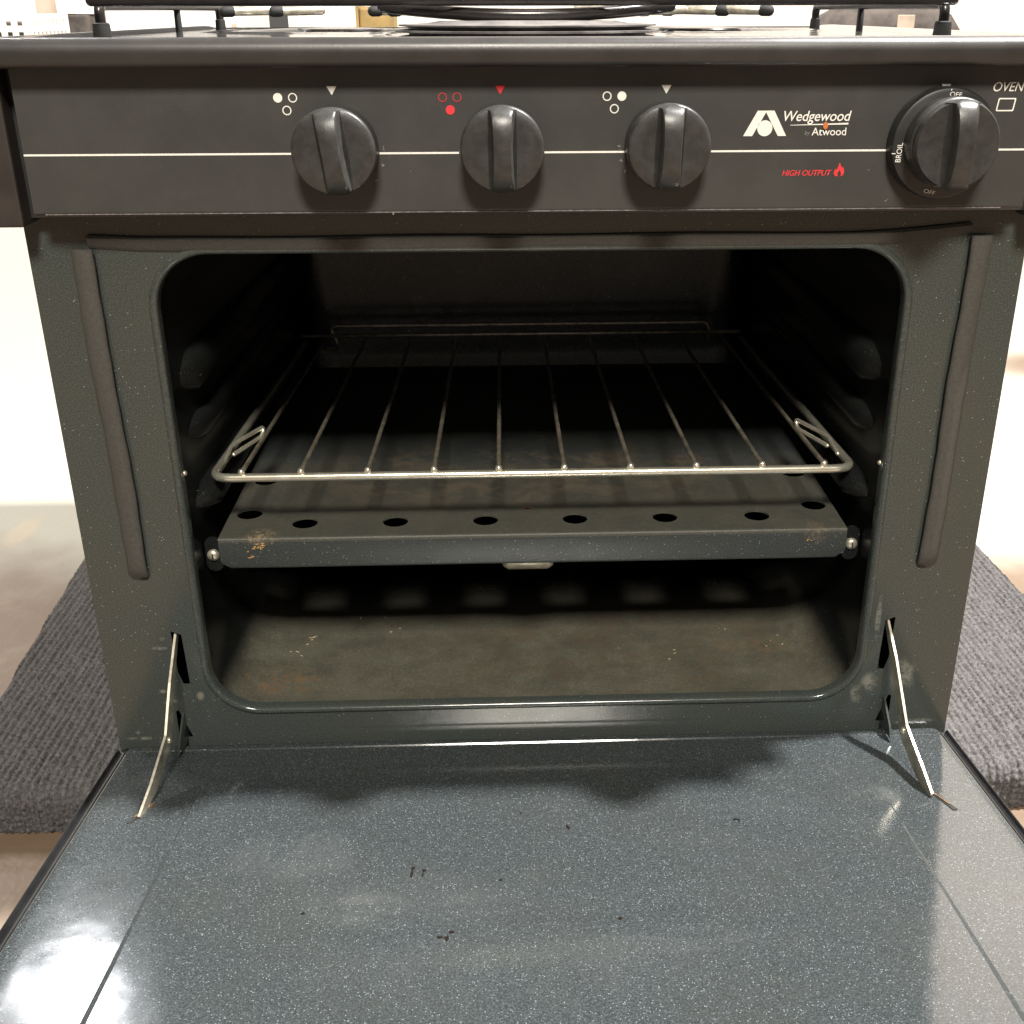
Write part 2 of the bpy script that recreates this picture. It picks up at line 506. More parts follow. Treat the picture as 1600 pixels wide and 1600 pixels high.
# embossed rack rails on both side walls
def rail(s, z0, z1, y0, y1, d):
    bm = bmesh.new()
    zc, hh = (z0+z1)/2, (z1-z0)/2
    loops = []
    for y, e in ((y0, .05), (y0+.006, .55), (y0+.016, 1), (y1-.014, 1), (y1, .05)):
        lp = []
        for t in np.linspace(-90, 90, 9):
            lp.append((s*(.1995-d*e*math.cos(rad(t))**.7), y, zc+hh*(.35+.65*e)*math.sin(rad(t))))
        lp.append((s*.2002, y, zc+hh*e)); lp.append((s*.2002, y, zc-hh*e))
        loops.append(lp)
    loft(bm, loops, cap0=True, cap1=True)
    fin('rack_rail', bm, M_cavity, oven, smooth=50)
for s in (-1, 1):
    rail(s, -.098, -.074, .028, .375, .009)
    rail(s, -.128, -.112, .030, .375, .007)
    rail(s, -.170, -.153, .024, .375, .0125)
    bm = bmesh.new(); bmesh.ops.create_uvsphere(bm, u_segments=12, v_segments=8, radius=.0016, matrix=Matrix.Translation((s*.1985, .006, -.135)))
    fin('rivet', bm, M_steel, oven, smooth=180)

# burner cover: flange with holes, recessed centre, folded front
burner = None
bm = bmesh.new()
ZB, ZR = -.1830, -.1845
def circ(cx, cy, z, r, n=24):
    return [(cx+r*math.cos(2*math.pi*k/n), cy+r*math.sin(2*math.pi*k/n), z) for k in range(n)]
hx = [-.1405, -.0853, -.0302, .0249, .0806, .1378]
holes = [circ(x, .0412, ZB, .0077) for x in hx]
holes += [circ(s*.1770, y, ZB, .0077) for s in (-1, 1) for y in (.0562, .1110)]
rec = [(x, y, ZB) for x, y in rrect(-.1655, .1655, .0585, .345, .006, 4)]
yF = .0235
xs = [-.1888, -.1880]+list(np.linspace(-.183, .183, 13))+[.1880, .1888]
sheet(bm, [[(x, yF, ZB) for x in xs]+[(.1925, .33, ZB), (.19, .372, ZB), (-.19, .372, ZB), (-.1925, .33, ZB)], rec] + holes)
for h in holes:
    loft(bm, [h, [(p[0], p[1], p[2]-.0010) for p in h]])
rec2 = [(x, y, ZR) for x, y in rrect(-.1622, .1622, .0620, .3415, .006, 4)]
loft(bm, [rec, rec2], cap1=True)
pr = [(.0235, ZB), (.0217, ZB), (.0208, ZB-.00025), (.0202, ZB-.0009), (.0200, ZB-.0018), (.0200, ZB-.0040), (.0200, ZB-.0180), (.0203, ZB-.0192), (.0210, ZB-.0199), (.0222, ZB-.0202), (.0290, ZB-.0202)]
def endround(x, p):
    # the folded front's lower corners are rounded off
    t = max(0, abs(x)-.1815)/.0073
    zb = ZB-.0202
    lim = zb+.0075*(1-math.sqrt(max(0, 1-min(t, 1)**2)))
    return (x, p[0], max(p[1], lim))
loft(bm, [[endround(x, p) for p in pr] for x in xs], closed=False)
bmesh.ops.remove_doubles(bm, verts=bm.verts, dist=2e-5)
fin('burner_cover', bm, M_burner, oven, smooth=30)
for s in (-1, 1):
    # mounting ear with its round headed screw
    bm = bmesh.new()
    lp = [(x, z) for x, z in rrect(-.0050, .0050, -.0115, .0110, .0048, 6)]
    loft(bm, [[(s*.1938+x, .0262, -.1955+z) for x, z in lp], [(s*.1938+x, .0276, -.1955+z) for x, z in lp]], cap0=True, cap1=True)
    fin('mounting_ear', bm, M_cavity, oven)  # darker cavity enamel puts the ear's shading into its colour
    bm = bmesh.new()
    disc_y(bm, s*.1941, -.1962, [(.0262, .0037), (.0252, .0037), (.0242, .0030), (.0236, .0018), (.0234, .0006)], 24)
    sc = fin('screw', bm, M_steel, oven, smooth=40)
    bm = bmesh.new()
    box(bm, s*.1941-.0003, s*.1941+.0003, .0230, .0238, -.1980, -.1944)
    fin('screw_slot', bm, M_dark, sc)
bm = bmesh.new()
disc = [(.0058, 0), (.0056, .0008), (.0044, .0015), (.0022, .0018)]
loft(bm, [[(-.004+r*math.cos(2*math.pi*k/20), .0585+r*.8*math.sin(2*math.pi*k/20), ZB-.0018+z) for k in range(20)] for r, z in disc], cap0=True, cap1=True)
fin('rivet', bm, M_copper, oven, smooth=40)
bm = bmesh.new()
pts = [(.0, 0), (.0, -.0055)]
loops = []
for x, sc_ in ((-.0212, .25), (-.0195, .75), (-.0165, 1), (.0075, 1), (.0105, .75), (.0120, .25)):
    loops.append([(x, .030+.009*math.cos(rad(a))*sc_, ZB-.0203+.0070*math.sin(rad(a))*sc_) for a in range(0, 361-30, 30)])
loft(bm, loops, cap0=True, cap1=True)
fin('burner_tube', bm, M_steel, oven, smooth=50)

# door gaskets
def gasket(pts, r, flat, name='door_gasket', seg=10):
    bm = bmesh.new()
    tube(bm, pts, r, seg, flat=flat)
    fin(name, bm, M_gasket, oven, smooth=60)
def side_gasket(s, top_x, bot_x, top_z, bot_z, wd):
    """flat woven strip: a rounded inner edge standing proud, the outer edge thinning onto the face"""
    bm = bmesh.new()
    loops = []
    n = 60
    for i in range(n+1):
        t = i/n
        z = top_z+(bot_z-top_z)*t
        x = top_x+(bot_x-top_x)*t + .0004*math.sin(t*9+s)
        wv = wd*(1+.03*math.sin(t*14+s*2)+.02*math.sin(t*47+s))
        e = min(1, (1-t)*n/1.2+.72)
        d = .0058*min(1, (1-t)*n/3+.2)
        lp = []
        for u, h in ((-.26, .0), (-.28, .26), (-.44, .40), (-.5, .58), (-.46, .84), (-.34, .98), (-.15, 1.0), (.10, .86), (.30, .62), (.44, .36), (.5, .12), (.5, 0)):
            lp.append((s*(x+u*wv*e), .0004-d*h, z))
        loops.append(lp)
    loft(bm, loops, closed=True, cap0=True, cap1=True)
    fin('door_gasket', bm, M_gasket, oven, smooth=60)
side_gasket(-1, .2325, .2302, -.008, -.1985, .0125)
side_gasket(1, .2350, .2318, -.0045, -.2000, .0125)
bm = bmesh.new()
loops = []
n = 36
for i in range(n+1):
    t = i/n
    x = -.2285+.457*t
    up = .0042*max(0, (t-.86)/.14)**1.6 + .0016*max(0, (.06-t)/.06)
    zt = -.0026+up+.0003*math.sin(t*21); zb = -.0100+up*1.3+.0004*math.sin(t*13+1)
    yo = -.0032
    loops.append([(x, -.0006, zt), (x, yo+.0012, zt+.0004), (x, yo, zt-.0010), (x, yo+.0010, zb+.0022), (x, yo+.0028, zb), (x, -.0006, zb+.0005)])
loft(bm, loops, closed=True, cap0=True, cap1=True)
o = fin('door_gasket', bm, M_gasket, oven, smooth=50)
o['label'] = 'door gasket strip along the top of the oven mouth'

# ------------------------------------------------------------------ control panel
YP = -.0200
bm = bmesh.new()
pf = [(YP+.0010, .0125), (YP+.0002, .0130), (YP, .0138), (YP, .0795), (-.0100, .0795), (-.0100, .0110), (-.0180, .0110), (-.0186, .0120)]
sweep_x(bm, pf, -.2455, .2455)
panel = fin('control_panel', bm, M_panel, oven)
bm = bmesh.new(); box(bm, -.2400, .2345, YP-.0001, YP+.0007, .01235, .01275)
fin('panel_bottom_edge', bm, M_edge, panel)
bm = bmesh.new(); box(bm, -.2578, .2578, -.0095, -.0008, .0095, .0790)
fin('panel_backing', bm, M_dark, oven)
for s in (-1, 1):
    bm = bmesh.new()
    x0, x1 = sorted((s*.2512, s*.2700))
    box(bm, x0, x1, YP-.0010, .06, .0065, .0800, .0012)
    fin('end_cap', bm, M_cap, oven)

def flat(name, polys, mat, parent, y=YP-.00025, th=.0003):
    """thin flat print: list of outlines (x, z), each with optional holes"""
    if name == 'worn_print':
        groups = [polys]
    elif name == 'emblem':
        groups = [polys]
    else:
        groups = [[p] for p in polys]
    for gr in groups:
        bm = bmesh.new()
        for lp in gr:
            lp = lp if isinstance(lp[0], list) else [lp]
            sheet(bm, [[(x, y, z) for x, z in l] for l in lp], (0, th*.7, 0))
        o = fin(name, bm, mat, parent)
        if name == 'worn_print': o['kind'] = 'stuff'
def ci(cx, cz, r, n=28):
    return [(cx+r*math.cos(2*math.pi*k/n), cz+r*math.sin(2*math.pi*k/n)) for k in range(n)]
def rc(x0, x1, z0, z1):
    return [(x0, z0), (x1, z0), (x1, z1), (x0, z1)]
segs = [(-.2453, -.1175), (-.0755, -.0371), (.0035, .0435), (.0860, .1744), (.2260, .2453)]
flat('white_line', [rc(a, b, .04005, .04095) for a, b in segs], M_white, panel)
# burner symbols: two rings and a dot that change place
def symbol(solid, pts, mat, rmat):
    sp = [[ci(x, z, .00215)] for i, (x, z) in enumerate(pts) if i == solid]
    flat('burner_symbol', [s[0] for s in sp], mat, panel)
    flat('burner_symbol', [[ci(x, z, .00215), ci(x, z, .00165)] for i, (x, z) in enumerate(pts) if i != solid], rmat, panel)
symbol(0, [(-.1220, .0660), (-.1150, .0660), (-.1182, .0603)], M_white, M_white)
symbol(2, [(-.0441, .0659), (-.0372, .0659), (-.0406, .0602)], M_red, M_dred)
symbol(1, [(.0345, .0661), (.0416, .0661), (.0381, .0604)], M_white, M_white)
for x, m in ((-.0964, M_white), (-.0166, M_red), (.0629, M_white), (.1984, M_white)):
    flat('pointer_mark', [[(x-.0024, .0711), (x+.0024, .0711), (x, .0671)]], m, panel)
# emblem: a letter A with a ball between its legs
flat('emblem', [[[(.1013, .0475), (.1057, .0475), (.1118, .0585), (.1183, .0475), (.1224, .0475), (.1158, .0592), (.1077, .0592)]],
                ci(.1117, .0511, .0037)], M_white, panel)

def text(body, x, z, cap, width, mat, parent, shear=0, rot=0, y=YP-.00025, name='lettering', weight=0):
    cu = bpy.data.curves.new('t', 'FONT')
    cu.body = body; cu.size = 1; cu.shear = shear; cu.offset = weight
    to = bpy.data.objects.new('t', cu); C.objects.link(to)
    bpy.context.view_layer.update()
    me = bpy.data.meshes.new_from_object(to)
    bpy.data.objects.remove(to)
    xs = [v.co.x for v in me.vertices]; x0, x1 = min(xs), max(xs)
    sy = cap/.70; sx = width/(x1-x0)
    ca, sa = math.cos(rot), math.sin(rot)
    for v in me.vertices:
        a, b = (v.co.x-x0)*sx, v.co.y*sy
        v.co = (x+a*ca-b*sa, y, z+a*sa+b*ca)
    return link(name, me, mat, parent)
text('Wedgewood', .1206, .0544, .0047, .0330, M_white, panel, .22, weight=.006)
flat('underline', [[(.1240, .05235), (.1525, .05265), (.1525, .05345), (.1240, .05255)]], M_white, panel)
text('by', .1315, .0479, .0021, .0025, M_grey, panel, .1)
text('Atwood', .1349, .0477, .0036, .0169, M_white, panel, 0, weight=.004)
flat('orange_dot', [[(.1413+.0012*math.cos(a), .0522+.0017*math.sin(a)) for a in np.linspace(0, 2*math.pi, 20, endpoint=False)]], M_orange, panel, y=YP-.0008, th=.001)
text('HIGH OUTPUT', .1219, .0287, .0027, .0246, M_red, panel, .25, weight=.012)
text('OVEN', .2216, .0676, .0042, .0150, M_white, panel, .22, weight=.004)
bo = [(x+(z-.0584)*.12, z) for x, z in rrect(.2243, .2330, .0584, .0645, .0006, 3)]
bi = [(x+(z-.0584)*.12, z) for x, z in rrect(.2249, .2324, .0590, .0639, .0004, 3)]
flat('lamp_window_outline', [[bo, bi]], M_white, panel)
fx = [(0, 0), (-.0016, .0002), (-.0025, .0012), (-.0024, .0026), (-.0017, .0038), (-.0012, .0030), (-.0006, .0048), (-.0001, .0067), (.0006, .0052), (.0012, .0040), (.0016, .0046), (.0022, .0034), (.0024, .0018), (.0018, .0004), (.0008, .0001), (.0011, .0013), (.0005, .0024), (.0001, .0030), (-.0005, .0022), (-.0008, .0012), (-.0005, .0003)]
flat('flame_symbol', [[(.1503+x*1.05, .0282+z) for x, z in fx[::-1]]], M_red, panel)

# knobs: skirted disc, a ridge grip
def knob(x, z, turn, big=False):
    y0 = YP-.0015
    r = .0200
    yd = -.0385
    if big:
        r, yd, y0 = .0212, -.0440, -.030
    bm = bmesh.new()
    prof = [(y0, r*.985), (yd+.0035, r*1.0), (yd+.0022, r*.997), (yd+.0006, r*.975), (yd, r*.94)]
    if big:
        prof = [(y0, r*1.0), (yd+.006, r*1.0), (yd+.005, r*.99), (yd+.0044, r*.955), (yd+.0036, r*.965), (yd+.0012, r*.955), (yd, r*.92)]
    prof += [(yd+.0006, r*.6), (yd+.0018, r*.2)]
    disc_y(bm, 0, 0, prof, 64)
    kb = bpy.data.objects.new('control_knob', bpy.data.meshes.new('control_knob'))
    bmesh.ops.recalc_face_normals(bm, faces=bm.faces)
    bm.to_mesh(kb.data); bm.free()
    kb.data.shade_smooth(); kb.data.set_sharp_from_angle(angle=rad(50))
    kb.data.materials.append(M_knob)
    C.objects.link(kb); kb.parent = oven
    kb.location = Vector((x, 0, z))-wloc(oven)
    kb.rotation_euler = (0, turn, 0)
    # grip ridge
    bm = bmesh.new()
    loops = []
    N = 22
    L = r*.985
    for i in range(N+1):
        t = -1+2*i/N
        zz = t*L
        hgt = .0102*max(0.0, 1-abs(t)**3.2)**.5+.0004
        wid = .0046+.0011*t*t
        chord = math.sqrt(max(r*r*.94-zz*zz, 1e-8))
        wid = min(wid, chord+.0004)
        lp = []
        for a, b in ((-1.55, -.12), (-1.10, .12), (-1.0, .45), (-.97, .86), (-.86, .97), (-.6, 1.0), (0, 1.02), (.6, 1.0), (.86, .97), (.97, .86), (1.0, .45), (1.10, .12), (1.55, -.12)):
            lp.append((a*min(wid, max(chord, .0008)), yd+.0004-b*hgt, zz))
        loops.append(lp)
    loft(bm, loops, closed=True, cap0=True, cap1=True)
    bmesh.ops.recalc_face_normals(bm, faces=bm.faces)
    me = bpy.data.meshes.new('grip'); bm.to_mesh(me); bm.free()
    me.shade_smooth(); me.set_sharp_from_angle(angle=rad(42))
    me.materials.append(M_knob)
    g_ = bpy.data.objects.new('grip', me); C.objects.link(g_); g_.parent = kb
    return kb
knob(-.0953, .0430, rad(-7))
knob(-.0160, .0436, rad(0))
knob(.0631, .0441, rad(1.5))
kb = knob(.1990, .0452, rad(0), True)
kb['label'] = 'larger oven temperature knob with a printed dial ring'
# dial ring of the oven knob with its lettering
bm = bmesh.new()
disc_y(bm, .1985, .0440, [(YP-.001, .0262), (-.0270, .0262), (-.0285, .0255), (-.0290, .0243)], 64)
me = bpy.data.meshes.new('dial_ring'); bmesh.ops.recalc_face_normals(bm, faces=bm.faces); bm.to_mesh(me); bm.free()
me.shade_smooth(); me.set_sharp_from_angle(angle=rad(40))
dial = link('dial_ring', me, M_dial, oven)
text('BROIL', .1772, .0359, .0026, .0090, M_white, dial, 0, rad(88), y=-.0294)
text('OFF', .1972, .0660, .0021, .0058, M_white, dial, 0, rad(-4), y=-.0294)
text('OFF', .1905, .0215, .0020, .0058, M_white, dial, 0, rad(-14), y=-.0294)
flat('dial_tick', [rc(.1726, .1744, .0397, .0401), [(.1975, .0685), (.1979, .0685), (.1981, .0693), (.1977, .0693)]], M_white, dial, y=-.0294)
# tiny worn prints round the skirts of two knobs
def flecks(cx, cz, angs, rr, y):
    ps = []
    for a in angs:
        px, pz = cx+rr*math.cos(rad(a)), cz+rr*math.sin(rad(a))
        for _ in range(3):
            dx, dz = random.uniform(-.0006, .0006), random.uniform(-.0006, .0006)
            ps.append(ci(px+dx, pz+dz, random.uniform(.0002, .00042), 7))
    return ps
flat('worn_print', flecks(-.0953, .0415, (6, 2, -17, -37), .0222, 0), M_grey, panel)
flat('worn_print', flecks(.0631, .0425, (183, 178, 196, 210), .0222, 0), M_grey, panel)
flat('worn_print', [[(.1745, .0160), (.1757, .0166), (.1766, .0172), (.1752, .0158)], ci(.165, .0312, .0003, 6), ci(-.0705, .0118, .0005, 6), ci(-.061, .032, .0002, 6)], M_grey, panel)

# ------------------------------------------------------------------ cooktop with its rolled front lip
bm = bmesh.new()
lp = [(-.0150, .0792), (-.0300, .0796), (-.0322, .0806), (-.0331, .0826), (-.0333, .0862), (-.0330, .0888), (-.0318, .0908), (-.0296, .0922), (-.0262, .0927), (-.0225, .0926), (-.0195, .0920), (-.0178, .0910), (-.0170, .0896), (-.0150, .0890)]
sweep_x(bm, lp, -.2745, .2745, 2)
fin('cooktop_lip', bm, M_lip, oven, smooth=60)
bm = bmesh.new(); box(bm, -.272, .272, -.0325, -.0298, .09205, .09245)
# deck as a height field with three shallow burner wells
nx, ny = 110, 90
BC = [(-.13, .30), (.13, .30), (.0, .135)]
bm.free(); bm = bmesh.new()
def deck(x, y):
    z = .0898
    for cx, cy in BC:
        d = math.hypot(x-cx, (y-cy))
        t = min(1, max(0, (d-.070)/.016)); t = t*t*(3-2*t)
        z -= .0035*(1-t)
        z += .0011*math.exp(-((d-.088)/.006)**2)
    e = min(1, max(0, (abs(x)-.255)/.008)); z += .0020*e
    return z
grid = [[bm.verts.new((-.272+.544*i/nx, -.0152+.475*j/ny, deck(-.272+.544*i/nx, -.0152+.475*j/ny))) for i in range(nx+1)] for j in range(ny+1)]
for j in range(ny):
    for i in range(nx):
        bm.faces.new((grid[j][i], grid[j][i+1], grid[j+1][i+1], grid[j+1][i]))
ring_ = [(-.272, -.0152), (.272, -.0152), (.272, .4598), (-.272, .4598)]
fin('cooktop_deck', bm, M_cook, oven, smooth=180)
bm = bmesh.new()
for x in (-1, 1):
    x0, x1 = sorted((x*.2722, x*.2745)); box(bm, x0, x1, -.015, .46, .078, .0912, .0006)
box(bm, -.2720, .2720, .4600, .4625, .078, .0905)
fin('cooktop_rim', bm, M_lip, oven)
for i, (cx, cy) in enumerate(BC):
    bm = bmesh.new()
    pr_ = [(.030, .0868), (.034, .0872), (.034, .0880), (.030, .0890), (.030, .0905), (.032, .0908), (.031, .0918), (.020, .0922)]
    if i == 2:
        pr_ = [(.040, .0868), (.074, .0872), (.075, .0900), (.070, .0906), (.070, .0916), (.078, .0922), (.078, .0932), (.070, .0938), (.070, .0948), (.076, .0954), (.076, .0962), (.060, .0968), (.052, .0980), (.030, .0984)]
    loft(bm, [[(cx+r*math.cos(2*math.pi*k/40), cy+r*math.sin(2*math.pi*k/40), z) for k in range(40)] for r, z in pr_], cap0=True, cap1=True)
    fin('burner_head', bm, M_burnercap if i == 2 else M_grate, oven, smooth=40)

# burner grate standing on the deck
GZ = .1068
grate = thing('burner_grate', (0, .26, .0900), 'black wire burner grate with rubber feet standing on the cooktop', 'grate')
bm = bmesh.new()
tube(bm, [(-.2475, .116, GZ+.0020), (.2475, .116, GZ+.0020)], .0028, 10)
fin('front_bar', bm, M_grate, grate, smooth=60)
bm = bmesh.new()
arc = [(x, .135-.02*math.cos(x/.085*math.pi/2), GZ-.0008-.0050*(1-(x/.085)**2)) for x in np.linspace(-.085, .085, 21)]
tube(bm, arc, .0036, 10)
fin('bowed_bar', bm, M_grate, grate, smooth=60)
for s in (-1, 1):
    bm = bmesh.new()
    X = s*.2475
    path = fillet([(X, .130, .0945), (X, .130, GZ), (s*.243, .27, GZ), (s*.236, .385, GZ-.0004), (s*.236, .385, .0925)], .007, 6)
    tube(bm, path, .0031, 10)
    fin('side_bar', bm, M_grate, grate, smooth=60)
    for (fx_, fy, r) in ((X, .130, .0052), (s*.243, .285, .0024), (s*.236, .385, .0040)):
        bm = bmesh.new()
        top = .0975 if r > .003 else GZ
        loft(bm, [[(fx_+q*math.cos(2*math.pi*k/16), fy+q*math.sin(2*math.pi*k/16), z) for k in range(16)] for q, z in ((r*1.0, .0893), (r*1.03, .0900), (r*.92, top-.0006), (r*.7, top))], cap0=True, cap1=True)
        fin('rubber_foot', bm, M_rubber, grate, smooth=40)
fing = [(403, 10, 1), (466, 12, 1), (603, 12, 1), (640, 17, 1), (1002, 20, -1), (1045, 14, 1), (1090, 13, -1), (1168, 17, -1), (1243, 13, -1)]
fw = [(-.1985, .25, 1), (-.168, .262, 1), (-.104, .30, 1), (-.088, .275, 1), (.062, .215, -1), (.084, .25, 1), (.104, .30, -1), (.137, .262, -1), (.165, .25, -1)]
for x, y, d in fw:
    bm = bmesh.new()
    zf = .1032
    tube(bm, [(x, y, zf), (x-d*-.028, y+.012, zf+.0006)], .0030, 10)
    fg = fin('pan_finger', bm, M_steel, grate, smooth=60)
    bm = bmesh.new()
    tube(bm, [(x-d*.004, y-.0018, zf-.0001), (x+d*.0012, y+.0004, zf)], .0036, 10)
    fin('finger_tip', bm, M_rubber, fg, smooth=60)

# ------------------------------------------------------------------ oven rack (lies on the rails, lifts out)
rack = thing('oven_rack', (0, .19, -.150), 'chrome wire oven rack inside the open oven', 'oven rack')
yr0, yr1 = .0270, .3560
def rz(y): return -.1468-.0085*(y-yr0)/(yr1-yr0)
bm = bmesh.new()
path = fillet([(-.1865, yr1, rz(yr1)), (-.1895, yr0, rz(yr0)), (.1905, yr0, rz(yr0)), (.1875, yr1, rz(yr1))], .012, 7)
tube(bm, path, .0026, 12)
fin('frame_rod', bm, M_chrome, rack, smooth=60)
bm = bmesh.new()
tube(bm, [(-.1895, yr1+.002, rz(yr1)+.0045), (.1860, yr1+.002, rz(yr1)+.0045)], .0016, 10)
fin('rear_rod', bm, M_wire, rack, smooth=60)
bm = bmesh.new()
zt = rz(yr1)+.0125
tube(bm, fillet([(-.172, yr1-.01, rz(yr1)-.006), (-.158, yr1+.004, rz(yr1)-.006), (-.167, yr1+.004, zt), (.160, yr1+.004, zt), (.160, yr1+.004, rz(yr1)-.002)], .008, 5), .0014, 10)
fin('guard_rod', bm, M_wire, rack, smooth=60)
for px in (-.1717, -.1372, -.0982, -.0594, -.0213, .0174, .0567, .0958, .1352, .1722):
    bm = bmesh.new()
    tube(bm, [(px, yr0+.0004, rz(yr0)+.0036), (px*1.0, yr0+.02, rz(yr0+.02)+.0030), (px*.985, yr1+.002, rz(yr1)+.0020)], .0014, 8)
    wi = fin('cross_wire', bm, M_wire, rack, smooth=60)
    bm = bmesh.new(); bmesh.ops.create_uvsphere(bm, u_segments=12, v_segments=8, radius=.0022, matrix=Matrix.Translation((px, yr0-.0002, rz(yr0)+.0036)))
    fin('weld_tip', bm, M_chrome, wi, smooth=180)
for s in (-1, 1):
    bm = bmesh.new()
    z0 = rz(.08)
    tube(bm, fillet([(s*.1880, .052, z0+.001), (s*.1865, .070, z0+.006), (s*.1720, .098, z0+.008), (s*.1725, .094, z0+.003), (s*.1845, .064, z0+.002)], .004, 4), .0014, 8)
    fin('stop_loop', bm, M_chrome, rack, smooth=60)

# ------------------------------------------------------------------ oven door, swung down
DA = rad(6.5)
def DP(x, v, h):
    """door coordinates: v away from the hinge, h above the door plane"""
    return (x, -v*math.cos(DA)-h*math.sin(DA)*-1*-1, HZ+v*math.sin(DA)+h*math.cos(DA))
DL = .345
door_o = Vector((0, 0, HZ))
bm = bmesh.new()
# inner sheet: rounded at the hinge edge, raised pressing in the middle that deepens towards the handle
PX0, PX1, PV0 = -.1955, .1935, .0640
hs = []
vsamp = [0.0015, .003, .0045, .006, .0092, .0100, .0112, .0120, .02, .04, PV0-.004, PV0-.0014, PV0-.0010, PV0+.0006, PV0+.0012, PV0+.004] + list(np.linspace(PV0+.012, DL, 22))
xsL = [-.2510, -.2496, -.2480]
def ph(v): return .0009+.0034*max(0, (v-PV0)/(DL-PV0))
rows = []
for v in vsamp:
    edge = 0 if v > .006 else -(.0040)*(1-math.sqrt(max(0, 1-((.006-v)/.0045)**2)))
    if .0095 < v < .0115: edge = .0009
    h = ph(v) if v >= PV0 else 0
    wv = .0012+.0060*max(0, (v-PV0)/(DL-PV0))
    ins = v >= PV0+.0005
    xs_ = [-.2535, -.2528, -.2510, -.2480, -.235, PX0-wv*.85-.001, PX0-wv*.85, PX0, PX0+.001, -.1, 0, .1, PX1-.001, PX1, PX1+wv*.85, PX1+wv*.85+.001, .235, .2480, .2510, .2528, .2535]
    hi = h if ins else 0
    hh = [-.004, -.0012, -.0002, 0, 0, 0, 0, hi, hi, hi, hi, hi, hi, hi, 0, 0, 0, 0, -.0002, -.0012, -.004]
    rows.append([DP(x, v, q+edge) for x, q in zip(xs_, hh)])
loft(bm, [[DP(p, vsamp[0], -.009) for p in (-.2535, -.2528, -.2510, -.2480, -.235, -.2, -.195, -.19, -.18, -.1, 0, .1, .18, .19, .195, .2, .235, .2480, .2510, .2528, .2535)]]+rows, closed=False)
door = fin('oven_door', bm, M_door, oven, smooth=28, origin=door_o)
# slots for the hinge arms show as dark slits with rusty edges
for s, xa, xb, va, vb in ((-1, -.2185, -.2262, .070, .089), (1, .2195, .2285, .072, .097)):
    bm = bmesh.new()
    q_ = .0011
    lp = [(xa-q_, va), (xa+q_, va-.001), (xb+q_*1.2, vb+.001), (xb-q_*1.2, vb+.0014)]
    loft(bm, [[DP(x, v, .0004) for x, v in lp], [DP(x, v, -.003) for x, v in lp]], cap0=True, cap1=True)
    fin('hinge_slot', bm, M_dark, door)
    bm = bmesh.new()
    lp = [(xa-.0004-.0007*s, va+.001), (xa+.0004-.0007*s, va+.001), (xb+.0004-.0014*s, vb-.004), (xb-.0004-.0014*s, vb-.004)]
    loft(bm, [[DP(x, v, .0010) for x, v in lp], [DP(x, v, -.002) for x, v in lp]], cap0=True, cap1=True)
    fin('rusty_tab', bm, M_rust, door)
# outer shell: edges stand a little outside the inner sheet
for s in (-1, 1):
    bm = bmesh.new()
    lp = [(.2546, -.0090), (.2546, -.0036), (.2552, -.0032), (.2604, -.0062), (.2609, -.0046), (.2613, -.0041), (.2618, -.0043), (.2621, -.0055), (.2622, -.030), (.2606, -.030)]
    loft(bm, [[DP(s*x, v, h) for x, h in lp] for v in (.001, DL+.004)], cap0=True, cap1=True)
    fin('side_flange', bm, M_flange, door, smooth=30)
bm = bmesh.new()
lp = [(-.2608, -.0300), (.2608, -.0300), (.2608, -.0285), (-.2608, -.0285)]
loft(bm, [[DP(x, v, h) for x, h in lp] for v in (.006, DL+.006)], cap0=True, cap1=True)
loft(bm, [[DP(x, v, h) for x, v, h in ((-.2608, DL+.0045, -.0282), (.2608, DL+.0045, -.0282), (.2608, DL+.0045, -.004), (-.2608, DL+.0045, -.004))],
          [DP(x, v, h) for x, v, h in ((-.2608, DL+.006, -.0282), (.2608, DL+.006, -.0282), (.2608, DL+.006, -.004), (-.2608, DL+.006, -.004))]], cap0=True, cap1=True)
fin('outer_panel', bm, M_lip, door)
bm = bmesh.new()
tube(bm, fillet([DP(-.19, DL+.002, -.036), DP(-.19, DL+.03, -.052), DP(.19, DL+.03, -.052), DP(.19, DL+.002, -.036)], .012, 5), .007, 12)
fin('handle', bm, M_lip, door, smooth=60)
# baked-on spots: irregular crusts
def crust(pts, mat, name='burnt_spot'):
    bm = bmesh.new()
    pts = [(x, v, rx*1.6, rv*1.6) for x, v, rx, rv in pts]
    for (x, v, rx, rv) in pts:
        n = 11
        jit = [random.uniform(.6, 1.25) for _ in range(n)]
        h0 = ph(v)
        top = [DP(x+rx*jit[k]*.7*math.cos(2*math.pi*k/n), v+rv*jit[k]*.7*math.sin(2*math.pi*k/n), h0+.0005) for k in range(n)]
        bot = [DP(x+rx*jit[k]*math.cos(2*math.pi*k/n), v+rv*jit[k]*math.sin(2*math.pi*k/n), h0-.0003) for k in range(n)]
        loft(bm, [bot, top], cap0=True, cap1=True)
    return fin(name, bm, mat, door)
crust([(.0127, .1055, .0004, .0016), (.0135, .1078, .0005, .0012)], M_spot)
crust([(-.0675, .1405, .0009, .0009), (-.0677, .1455, .0005, .0030), (-.0618, .1425, .0008, .0008), (-.0622, .1465, .0004, .0020)], M_spot)
crust([(-.0478+random.gauss(0, .0014), .1960+random.gauss(0, .0016), random.uniform(.0003, .0007), random.uniform(.0004, .0009)) for _ in range(9)], M_spot)
crust([(.0335, .1855, .0008, .0008)], M_spot)
crust([(-.0230, .1525, .0006, .0006)], M_spot)
crust([(-.0120, .0920, .0004, .0004)], M_spot)
crust([(.105, .1035, .0014, .0004), (.1065, .1048, .0004, .0010)], M_spot)
crust([(-.1175, .1750, .0007, .0007)], M_spot)
